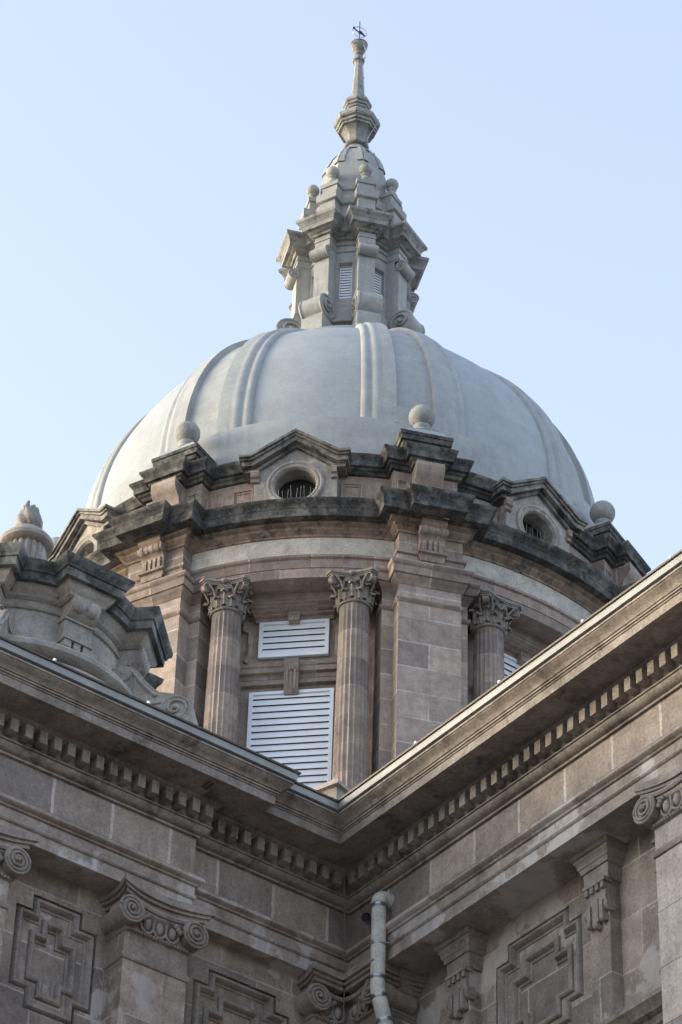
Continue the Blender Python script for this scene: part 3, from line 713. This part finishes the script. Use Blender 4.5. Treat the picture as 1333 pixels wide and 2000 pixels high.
# right wing bay
cR=1.765
panel(WR,WRO,right,cross(cR,13.83,.335,13.70,.465,13.05,12.91),cross(cR,13.62,.15,13.485,.285,13.20,13.07),(1.2,2.36,12.7,14.05))
plainwall(WR,WRO,right,-.4,1.2,0,14.05); plainwall(WR,WRO,right,2.36,FAR,0,14.05); plainwall(WR,WRO,right,1.2,2.36,0,12.7)
wb(MB().sweep([p2(WR(-.3,WRO,0)),p2(WR(3.33,WRO,0))],[(0,12.33),(.05,12.35),(.06,12.40),(.10,12.42),(.11,12.47),(.15,12.49),(.17,12.53),(.2,12.55),(.2,12.585),(0,12.62)]),'string_course',WCOR,right)
# left wing bays
cA,cB=2.44,.85
panel(WL,WLO,left,cross(cA,13.81,.205,13.685,.335,13.04,12.90),cross(cA,13.61,.055,13.49,.15,13.19,13.07),(2.03,2.9,12.7,14.05))
panel(WL,WLO,left,cross(cB,13.79,.30,13.66,.425,13.04,12.90),cross(cB,13.57,.14,13.44,.265,13.18,13.05),(.36,1.47,12.7,14.05))
plainwall(WL,WLO,left,-.4,.36,0,14.05); plainwall(WL,WLO,left,1.47,2.03,0,14.05); plainwall(WL,WLO,left,2.9,FAR,0,14.05)
plainwall(WL,WLO,left,2.03,2.9,0,12.7); plainwall(WL,WLO,left,.36,1.47,0,12.7)
wb(MB().sweep([p2(WL(FAR,WLO,0)),p2(WL(.3,WLO,0))],[(0,12.40),(.04,12.42),(.05,12.47),(.08,12.49),(.1,12.54),(.12,12.58),(0,12.62)]),'string_course',WCOR,left)
# roofs and backs
for W,par in ((WL,left),(WR,right)):
    wb(MB().box(W,-9,FAR,-9,-.02,14.9,15.0).box(W,-9,FAR,-9.,-8.6,0,15.) ,'roof',ROOF,par)
# ---- pilasters with scrolled (Ionic) capitals
def ionic(W,u,nrm,s0,s1,o0,par,left_vol=True,right_vol=True,depth=.3,zbot=0,name='pilaster',concave=True,mat=None,ov=1.):
    """shaft between s0 and s1, face at o0"""
    m=MB(); m.box(W,s0,s1,o0-depth,o0,zbot,13.99)
    p=wb(m,name,mat or WING,par)
    u3,n3=Vector((u.x,u.y,0)),Vector((nrm.x,nrm.y,0)); up=Vector((0,0,1))
    k=MB(); c=(s0+s1)/2; hw=(s1-s0)/2
    pth=[p2(W(s0,o0-depth,0)),p2(W(s0,o0,0)),p2(W(s1,o0,0)),p2(W(s1,o0-depth,0))]
    d1=Vector(pth[1])-Vector(pth[0])
    if (Vector(pth[2])-Vector(pth[1])).dot(Vector((d1.y,-d1.x)))<0 or True:
        # make the outside lie on the right-hand side
        t=Vector(pth[2])-Vector(pth[1]); 
        if Vector((t.y,-t.x)).dot(nrm)<0: pth=pth[::-1]
    k.sweep(pth,[(0,13.43),(.012,13.435),(.022,13.455),(.022,13.475),(.01,13.485),(0,13.49)],cap=False)
    k.sweep(pth,[(0,13.655),(.012,13.66),(.02,13.672),(.012,13.684),(0.004,13.69)],cap=False)
    # bead row
    nb=int((s1-s0-.04)/.026)
    for i in range(nb+1): k.ball(W(s0+.02+(s1-s0-.04)*i/nb,o0+.018,13.672),.0145,8,6)
    k.box(W,s0-.01,s1+.01,o0-depth,o0+.012,13.69,13.90)
    # eggs with their cups
    ne=3 if s1-s0>.4 else 2
    for i in range(ne):
        s=c+(i-(ne-1)/2)*.105; q=Vector(W(s,o0+.02,13.755))
        k.ball(q,.043,14,10,(.8,.8,1.25))
        pts=[q+u3*(.056*cos(a))+up*(.075*sin(a)+.0)+n3*.008 for a in [R(150)+R(240)*j/12 for j in range(13)]]
        k.tube(pts,.011,6)
        if i<ne-1:
            k.tube([q+u3*.0525+up*.05+n3*.02,q+u3*.0525-up*.06+n3*.012],[.012,.004],6)
    # echinus band sagging between the volutes
    for vflag,sv,sg in ((left_vol,s0-.005,-1),(right_vol,s1+.005,1)):
        if not vflag: continue
        cc=Vector(W(sv,o0+.085,13.79)); 
        k.volute(cc,u3*sg,up,n3,.106,.15,2.6,1 if True else -1,28)
        # small leaf sprig between volute and egg
        for j in range(3): k.ball(cc-u3*sg*(.115+.02*j)+up*(-.02+.02*j)-n3*.03,.02,8,6)
        # side bolster
        k.cyl(cc-n3*.05,Vector(W(sv,o0-depth+.05,13.79)),.075,20)
    # canalis between volutes
    N=10; 
    for (zz,hh,oo,th) in ((13.875,.03,.07,.02),):
        pts=[W(s0-.0+(s1-s0)*i/N,o0+oo,zz-.045*4*(i/N)*(1-i/N)+.01) for i in range(N+1)]
        k.tube(pts,.02,6)
    # abacus: concave front and sides in three steps
    def abacus(e,z1,z2,dp):
        L,Rr=s0-e if left_vol else s0,s1+e if right_vol else s1
        pts=[(L,o0-depth),(L,o0+.06)] 
        pts=[(L,o0-depth+.0)]
        for i in range(1,6): t=i/6; pts.append((L+(.05*4*t*(1-t) if left_vol else 0),o0-depth+(depth+e+.03)*t))
        pts.append((L,o0+e+.03)); 
        for i in range(1,12):
            t=i/12; pts.append((L+(Rr-L)*t,o0+e+.03-dp*4*t*(1-t)))
        pts.append((Rr,o0+e+.03))
        for i in range(1,6): t=1-i/6; pts.append((Rr-(.05*4*t*(1-t) if right_vol else 0),o0-depth+(depth+e+.03)*t))
        pts.append((Rr,o0-depth))
        k.prism(lambda a,b,d:W(a,b,d),pts,z1,z2)
    dp=.085 if concave else 0.
    abacus(.075*ov,13.90,13.93,dp); abacus(.10*ov,13.93,13.955,dp); abacus(.125*ov,13.955,13.972,dp); abacus(.115*ov,13.972,14.018,dp)
    wb(k,'scrolled_capital',WCAP,p)
    return p
ionic(WL,uL,nL,1.485,2.02,PJ-.005,left); ionic(WL,uL,nL,2.98,3.52,PJ-.005,left); ionic(WL,uL,nL,4.5,5.03,PJ-.005,left)
ionic(WR,uR,nR,3.36,3.89,.0-.005,right,depth=.34,mat=WPIL,ov=.6); ionic(WR,uR,nR,5.2,5.73,-.005,right,depth=.34,mat=WPIL)
# half pilaster beside the big right one
m=MB(); m.box(WR,3.24,3.36,-.36,-.17,0,13.98); hp=wb(m,'half_pilaster',WING,right)
m=MB(); 
for z,e in ((13.43,.02),(13.455,.035),(13.66,.03),(13.685,.045)): m.box(WR,3.24-e,3.36,-.36,-.17+e,z,z+.024)
wb(m,'half_pilaster_capital',WCAP,hp)
# corner pier: one leg on each wing
ionic(WL,uL,nL,-.0,.30,-.005,left,left_vol=False,depth=.34,concave=False); ionic(WR,uR,nR,.0,.38,-.005,right,left_vol=False,depth=.34,concave=False)
# ---- bracketed plain pilasters on the right wing
def bracket(s0,s1,par):
    m=MB(); m.box(WR,s0,s1,WRO-.02,WRO+.10,0,13.9); p=wb(m,'bracketed_pilaster',WING,par)
    k=MB(); pth=[p2(WR(s0,WRO-.02,0)),p2(WR(s0,WRO+.10,0)),p2(WR(s1,WRO+.10,0)),p2(WR(s1,WRO-.02,0))]
    k.sweep(pth,[(.0,13.74),(.02,13.745),(.025,13.80),(.028,13.86),(.04,13.865),(.048,13.90),(.055,13.905),(.062,13.94),(.075,13.955),(.075,13.975),(.09,13.98),(.095,14.015),(-.05,14.016)],cap=False)
    c=(s0+s1)/2
    # bracket body with teeth, small scroll and drops
    k.box(WR,s0+.005,s1-.005,WRO+.09,WRO+.13,13.55,13.745)
    k.box(WR,s0-.012,s1+.012,WRO+.08,WRO+.155,13.715,13.745)
    for i in range(4): k.box(WR,s0+.002+i*.054,s0+.034+i*.054,WRO+.09,WRO+.15,13.665,13.715)
    k.box(WR,s0+.02,s0+.055,WRO+.11,WRO+.15,13.45,13.57); k.box(WR,s1-.055,s1-.02,WRO+.11,WRO+.15,13.45,13.57); k.box(WR,c-.03,c+.03,WRO+.11,WRO+.145,13.42,13.60)
    for s in (s0+.03,c,s1-.03): k.cyl(WR(s-.02,WRO+.125,13.435 if s!=c else 13.40),WR(s+.02,WRO+.125,13.435 if s!=c else 13.40),.028,12)
    k.cyl(WR(s1-.01,WRO+.10,13.53),WR(s1+.02,WRO+.10,13.53),.045,16); k.cyl(WR(s0-.02,WRO+.10,13.53),WR(s0+.01,WRO+.10,13.53),.045,16)
    k.cyl(WR(s1+.018,WRO+.10,13.53),WR(s1+.026,WRO+.10,13.53),.018,10)
    wb(k,'bracket',WCAP,p)
bracket(.93,1.13,right); bracket(2.43,2.63,right); bracket(4.2,4.4,right)
m=MB(); m.box(WR,.3,.36,WRO-.02,WRO+.10,0,13.9); hp=wb(m,'corner_half_pilaster',WING,right)
m=MB(); m.sweep([p2(WR(.3,WRO+.12,0)),p2(WR(.38,WRO+.12,0)),p2(WR(.38,WRO-.02,0))],[(.0,13.74),(.02,13.745),(.025,13.80),(.028,13.86),(.04,13.865),(.048,13.90),(.055,13.905),(.062,13.94),(.075,13.955),(.09,13.98),(.095,14.015),(-.05,14.016)],cap=False)
wb(m,'corner_half_capital',WCAP,hp)

# ---- downpipe, spout, wire, capped post
dp=thing('downpipe',WR(.55,.13,12),'pale flaking rainwater downpipe with steel clamps in the corner of the courtyard','downpipe')
def db(mb,name,mat): o=mb.build(name,mat,None,uvc=None,smooth=60); o.parent=dp; o.location=-dp.location; return o
P=lambda s,o,z:Vector(WR(s,o,z))
PS,PO=.483,.09
straight=[P(PS,PO,14.48),P(PS,PO,13.84)]
db(MB().cyl(straight[0],straight[1],.055,24),'pipe',PIPE)
el=[P(PS,PO,14.46)]+[P(PS,PO-.05+.05*cos(R(a)),14.475+.05*sin(R(a))) for a in (0,15,30,45,60,75,90)]+[P(PS,-.03,14.525)]
db(MB().tube(el,[.060]*len(el),24),'pipe_elbow',PIPE)
low=[P(PS,PO,13.84),P(PS,PO,13.76),P(PS,PO-.01,13.71),P(PS,PO-.09,13.44),P(PS,PO-.13,13.34),P(PS,PO-.14,13.25),P(PS,PO-.14,11.5)]
db(MB().tube(low,.056,24),'pipe_offset',PIPE)
for c,d in ((P(PS,PO,14.44),1),(P(PS,PO,13.83),1),(P(PS,PO-.016,13.69),0),(P(PS,PO-.07,13.51),0)):
    a=Vector((0,0,1)) if d else (P(PS,PO-.09,13.44)-P(PS,PO-.01,13.71)).normalized()
    db(MB().cyl(c-a*.014,c+a*.014,.061,24).cyl(c-a*.006,c+a*.006,.065,24),'clamp',STEEL)
m=MB(); c=P(PS,PO,14.11); m.cyl(c-Vector((0,0,.005)),c+Vector((0,0,.005)),.0575,24); m.cyl(P(PS+.06,.02,14.13),P(PS+.0,PO+.07,14.13),.006,8); db(m,'pipe_bracket',STEEL)
m=MB(); a0,a1=P(.285,-.01,14.445),P(.335,.10,14.425); m.tube([a0,a1],.035,18,cap=False); m.tube([a0,a1],.029,18,cap=False); 
sp_=m.build('overflow_spout',STEEL,None,uvc=None,origin=tuple(a0)); tag(sp_,'short dark overflow spout poking out of the frieze beside the downpipe','pipe spout')
MB().cyl(a0+(a1-a0)*.85,a0+(a1-a0)*.88,.0285,18).build('spout_shade_disc',DARK,sp_,origin=tuple(a0)).location=(0,0,0)  # dark disc paints the shade inside the spout
def cn(o,z): return Vector((CX+(nR.x+nL.x)*o,CY+(nR.y+nL.y)*o,z))
m=MB(); m.tube([cn(.25,14.92),cn(.17,14.5),cn(.11,14.1),cn(.10,13.3),cn(.10,12.2)],.0045,6); m.ball(cn(.25,14.9),.016,8,6); m.ball(cn(.115,14.18),.014,8,6); m.ball(cn(.105,13.9),.016,8,6)
wr=m.build('hanging_wire',GUTD,None,origin=tuple(cn(.1,12.2))); tag(wr,'thin dark wire hanging down the inner corner between the two wings','wire')
post=thing('capped_post',(.02,42.1,29.5),'small stone post with a pyramid cap showing just above the gutter corner','stone post')
m=MB(); m.lathe([(.33,0),(.33,1.08)],4,R(8.9+0),); o=m.build('post_shaft',WCOR,post)
m=MB(); m.lathe([(.33,1.06),(.42,1.07),(.42,1.13),(.0,1.42)],4,R(8.9)); m.build('pyramid_cap',TUR,post)

# ================================================================== ROUND TURRET WITH URN on the left wing
UX,UY,UZ=-2.842,22.824,18.88
tur=thing('round_turret',(UX,UY,15.0),'small round stone turret with brackets and black stepped cornice on the left wing roof','turret')
TZ=UZ-15.0
def ub(mb,name,mat,par=None): 
    return mb.build(name,mat,par if par is not None else tur,uvc=None)
RT=.98
tb_blocks=[36.2+45*k for k in range(8)]
def tpath(ra,hw,rr,sub=10):
    out=[]
    for p in tb_blocks:
        for t,q in ((-hw,math.sqrt(ra*ra-hw*hw)),(-hw,rr),(hw,rr),(hw,math.sqrt(ra*ra-hw*hw))):
            out.append((q*sin(R(p))+t*cos(R(p)),-q*cos(R(p))+t*sin(R(p))))
        half=math.degrees(math.asin(hw/ra)); a0,a1=p+half,p+45-half
        out+=[pol(a0+(a1-a0)*i/sub,ra) for i in range(1,sub)]
    return out
m=MB(); m.lathe([(1.5,0),(1.42,1.2),(1.30,2.2),(1.23,TZ-1.06),(1.12,TZ-.99),(1.08,TZ-.93)],72)
m.lathe([(1.08,TZ-.95),(1.15,TZ-.935),(1.185,TZ-.90),(1.19,TZ-.86),(1.16,TZ-.82),(1.10,TZ-.80),(1.06,TZ-.79),(RT+.02,TZ-.74),(RT,TZ-.70),(RT,TZ-.1)],72)
m.lathe([(RT,TZ-.40),(RT+.02,TZ-.395),(RT+.03,TZ-.38),(RT+.02,TZ-.365),(RT+.005,TZ-.36),(RT+.005,TZ-.1)],72)
ub(m,'turret_wall',TUR)
pt=tpath(RT+.01,.15,RT+.17)
m=MB(); m.sweep(pt,[(0,TZ-.30),(.03,TZ-.28),(.04,TZ-.25),(.08,TZ-.22),(.09,TZ-.19),(.10,TZ-.185)],closed=True); ub(m,'turret_bed_moulding',TUR)
m=MB(); m.sweep(pt,[(0,TZ-.19),(.14,TZ-.185),(.145,TZ-.105),(.16,TZ-.10),(.17,TZ-.07),(.195,TZ-.045),(.205,TZ-.0),(-.3,TZ+.05)],closed=True); ub(m,'turret_cornice',TURB)
m=MB(); m.lathe([(1.1,TZ+.02),(.9,TZ+.18),(.6,TZ+.36),(.3,TZ+.48),(.2,TZ+.5)],48); ub(m,'turret_cap',TUR)
def tcons():
    k=MB(); r=RT; z=TZ
    prof=[(r-.05,z-.25),(r+.20,z-.25),(r+.21,z-.33),(r+.17,z-.41),(r+.10,z-.45),(r+.085,z-.50),(r+.07,z-.64),(r+.09,z-.65),(r+.09,z-.67),(r-.05,z-.67)]
    k.prism(lambda a,b,d:Rd(d,a,b),prof,-.14,.14)
    for t in (-.065,.065): k.tube([Rd(t-.06,r+.15,z-.335),Rd(t-.03,r+.15,z-.335),Rd(t+.03,r+.15,z-.335),Rd(t+.06,r+.15,z-.335)],[.06,.085,.085,.06],14)
    k.box(Rd,-.155,.155,r,r+.11,z-.475,z-.455); k.box(Rd,-.145,.145,r,r+.11,z-.675,z-.655)
    for t in (-.095,0,.095): k.box(Rd,t-.034,t+.034,r,r+.095,z-.745,z-.675)
    return ub(k,'console_bracket',TUR)
k0=tcons(); k0.rotation_euler.z=R(tb_blocks[0])
for p in tb_blocks[1:]: dup(k0,tur,R(p))
def tbut():
    z=TZ; out=[(.9,-.70),(.92,-.60),(.97,-.545),(1.04,-.525),(1.13,-.55),(1.20,-.62),(1.25,-.70),(1.31,-.77),(1.38,-.835),(1.46,-.85),(1.56,-.87),(1.65,-.94),(1.69,-1.03),(1.67,-1.14),(1.60,-1.24),(1.58,-1.6),(.9,-1.6)]
    m=MB(); m.prism(lambda a,b,d:Rd(d,a,z+b),out,-.22,.22)
    for s in (-1,1):
        X=Vector((s,0,0)); e1=Vector(Rd(0,1,0)); up=Vector((0,0,1))
        m.volute(Vector(Rd(s*.222,1.04,z-.625)),e1,up,X,.09,.03,1.6,-1,22)
        m.volute(Vector(Rd(s*.222,1.53,z-1.02)),-e1,up,X,.135,.03,1.6,-1,26)
        m.tube([Rd(s*.222,a,z+b) for a,b in ((1.12,-.59),(1.18,-.68),(1.24,-.76),(1.31,-.84),(1.36,-.88))],.018,6)
        m.tube([Rd(s*.222,a,z+b) for a,b in ((1.16,-.66),(1.16,-.8),(1.18,-.9),(1.30,-.96),(1.40,-.95))],.014,6)
    m.cyl(Rd(-.24,1.04,z-.62),Rd(.24,1.04,z-.62),.085,20)
    return ub(m,'scroll_buttress',TUR)
q0=tbut(); q0.rotation_euler.z=R(-8.8)
for p in (81.2,171.2,-98.8): dup(q0,tur,R(p))
# urn
urn=thing('flame_urn',(UX,UY,UZ+.5),'fluted stone urn with a twisted flame lid on top of the round turret','urn')
m=MB(); L=.57
m.lathe([(.10,0),(.15,.02),(.15,.06),(.07,.12),(.055,.18),(.08,.22)],28); 
N=18;per=6;vs=[];prof=[(.06,.20),(.12,.25),(.165,.33),(.19,.42),(.185,.50),(.17,L-.03)]
for r,z in prof:
    for i in range(N*per):
        a=2*PI*i/(N*per); q=abs(sin(PI*i/per)); vs.append((r*(.90+.12*q)*sin(a),-r*(.90+.12*q)*cos(a),z))
n=N*per; m.add(vs,[(i*n+k,i*n+(k+1)%n,(i+1)*n+(k+1)%n,(i+1)*n+k) for i in range(len(prof)-1) for k in range(n)])
m.build('urn_bowl',TUR,urn,smooth=60)
m=MB(); m.lathe([(.15,L-.04),(.215,L-.03),(.24,L-.01),(.248,L+.02),(.235,L+.045),(.19,L+.10),(.14,L+.15),(.11,L+.17),(.09,L+.185)],40); m.build('urn_lid',TUR,urn)
vs=[];prof=[(.085,L+.17),(.115,L+.21),(.122,L+.25),(.118,L+.30),(.10,L+.345),(.078,L+.385),(.07,L+.41),(.045,L+.42)]
n=70; m=MB()
for j,(r,z) in enumerate(prof):
    for i in range(n):
        a=2*PI*i/n; q=abs(sin(3.5*a+j*.55)); vs.append((r*(.80+.28*q)*sin(a),-r*(.80+.28*q)*cos(a),z+(.02*q if j>4 else 0)))
m.add(vs,[(i*n+k,i*n+(k+1)%n,(i+1)*n+(k+1)%n,(i+1)*n+k) for i in range(len(prof)-1) for k in range(n)])
for i in range(6):
    a=i*1.05; m.tube([(.05*sin(a),-.05*cos(a),L+.35),(.055*sin(a+.4),-.055*cos(a+.4),L+.41),(.06*sin(a+.8),-.06*cos(a+.8),L+.445+.02*(i%3))],[.036,.032,.012],7)
m.build('flame',TUR,urn,smooth=60)

# ================================================================== BIRD SPIKES on the black cornice
def spikes(ph0,ph1,r0,z,n,label,rad=.0027,h=.22):
    c=pol((ph0+ph1)/2,r0); m=MB(); 
    for i in range(n):
        a=ph0+(ph1-ph0)*i/(n-1)+random.uniform(-.1,.1); x,y=pol(a,r0)
        m.cyl((x,y,z),(x+random.uniform(-.03,.03),y+random.uniform(-.03,.03),z+h*random.uniform(.8,1.05)),rad,4)
    m.sweep([pol(ph0+(ph1-ph0)*i/6,r0) for i in range(7)],[(-.02,z-.01),(.02,z-.01),(.02,z+.004),(-.02,z+.004)])
    o=m.build('bird_spike_strip',WIRE,None,origin=(c[0],c[1],z)); o.location=(TX+c[0],TY+c[1],z); tag(o,label,'bird spikes','bird spikes along the black cornice')
zc=39.36
spikes(-13,-4.5,6.55,zc+.45-.02-.4,13,'row of thin bird spikes in front of the round window over the two columns',h=.42)
spikes(31,41,6.55,zc+.03,15,'row of thin bird spikes in front of the right hand round gable window',h=.42)
spikes(19.5,25,6.55,zc+.03,12,'bird spikes on the cornice just right of the near ball pier',h=.55)
spikes(-24,-17,6.5,zc+.03,9,'bird spikes between the left ball pier and the central gable',h=.42)
spikes(-48,-40,6.6,zc+.03,12,'bird spikes left of the left ball pier under the dome',h=.42)
spikes(46,51,6.55,zc+.03,9,'bird spikes between the right gable and the far right ball pier',h=.42)
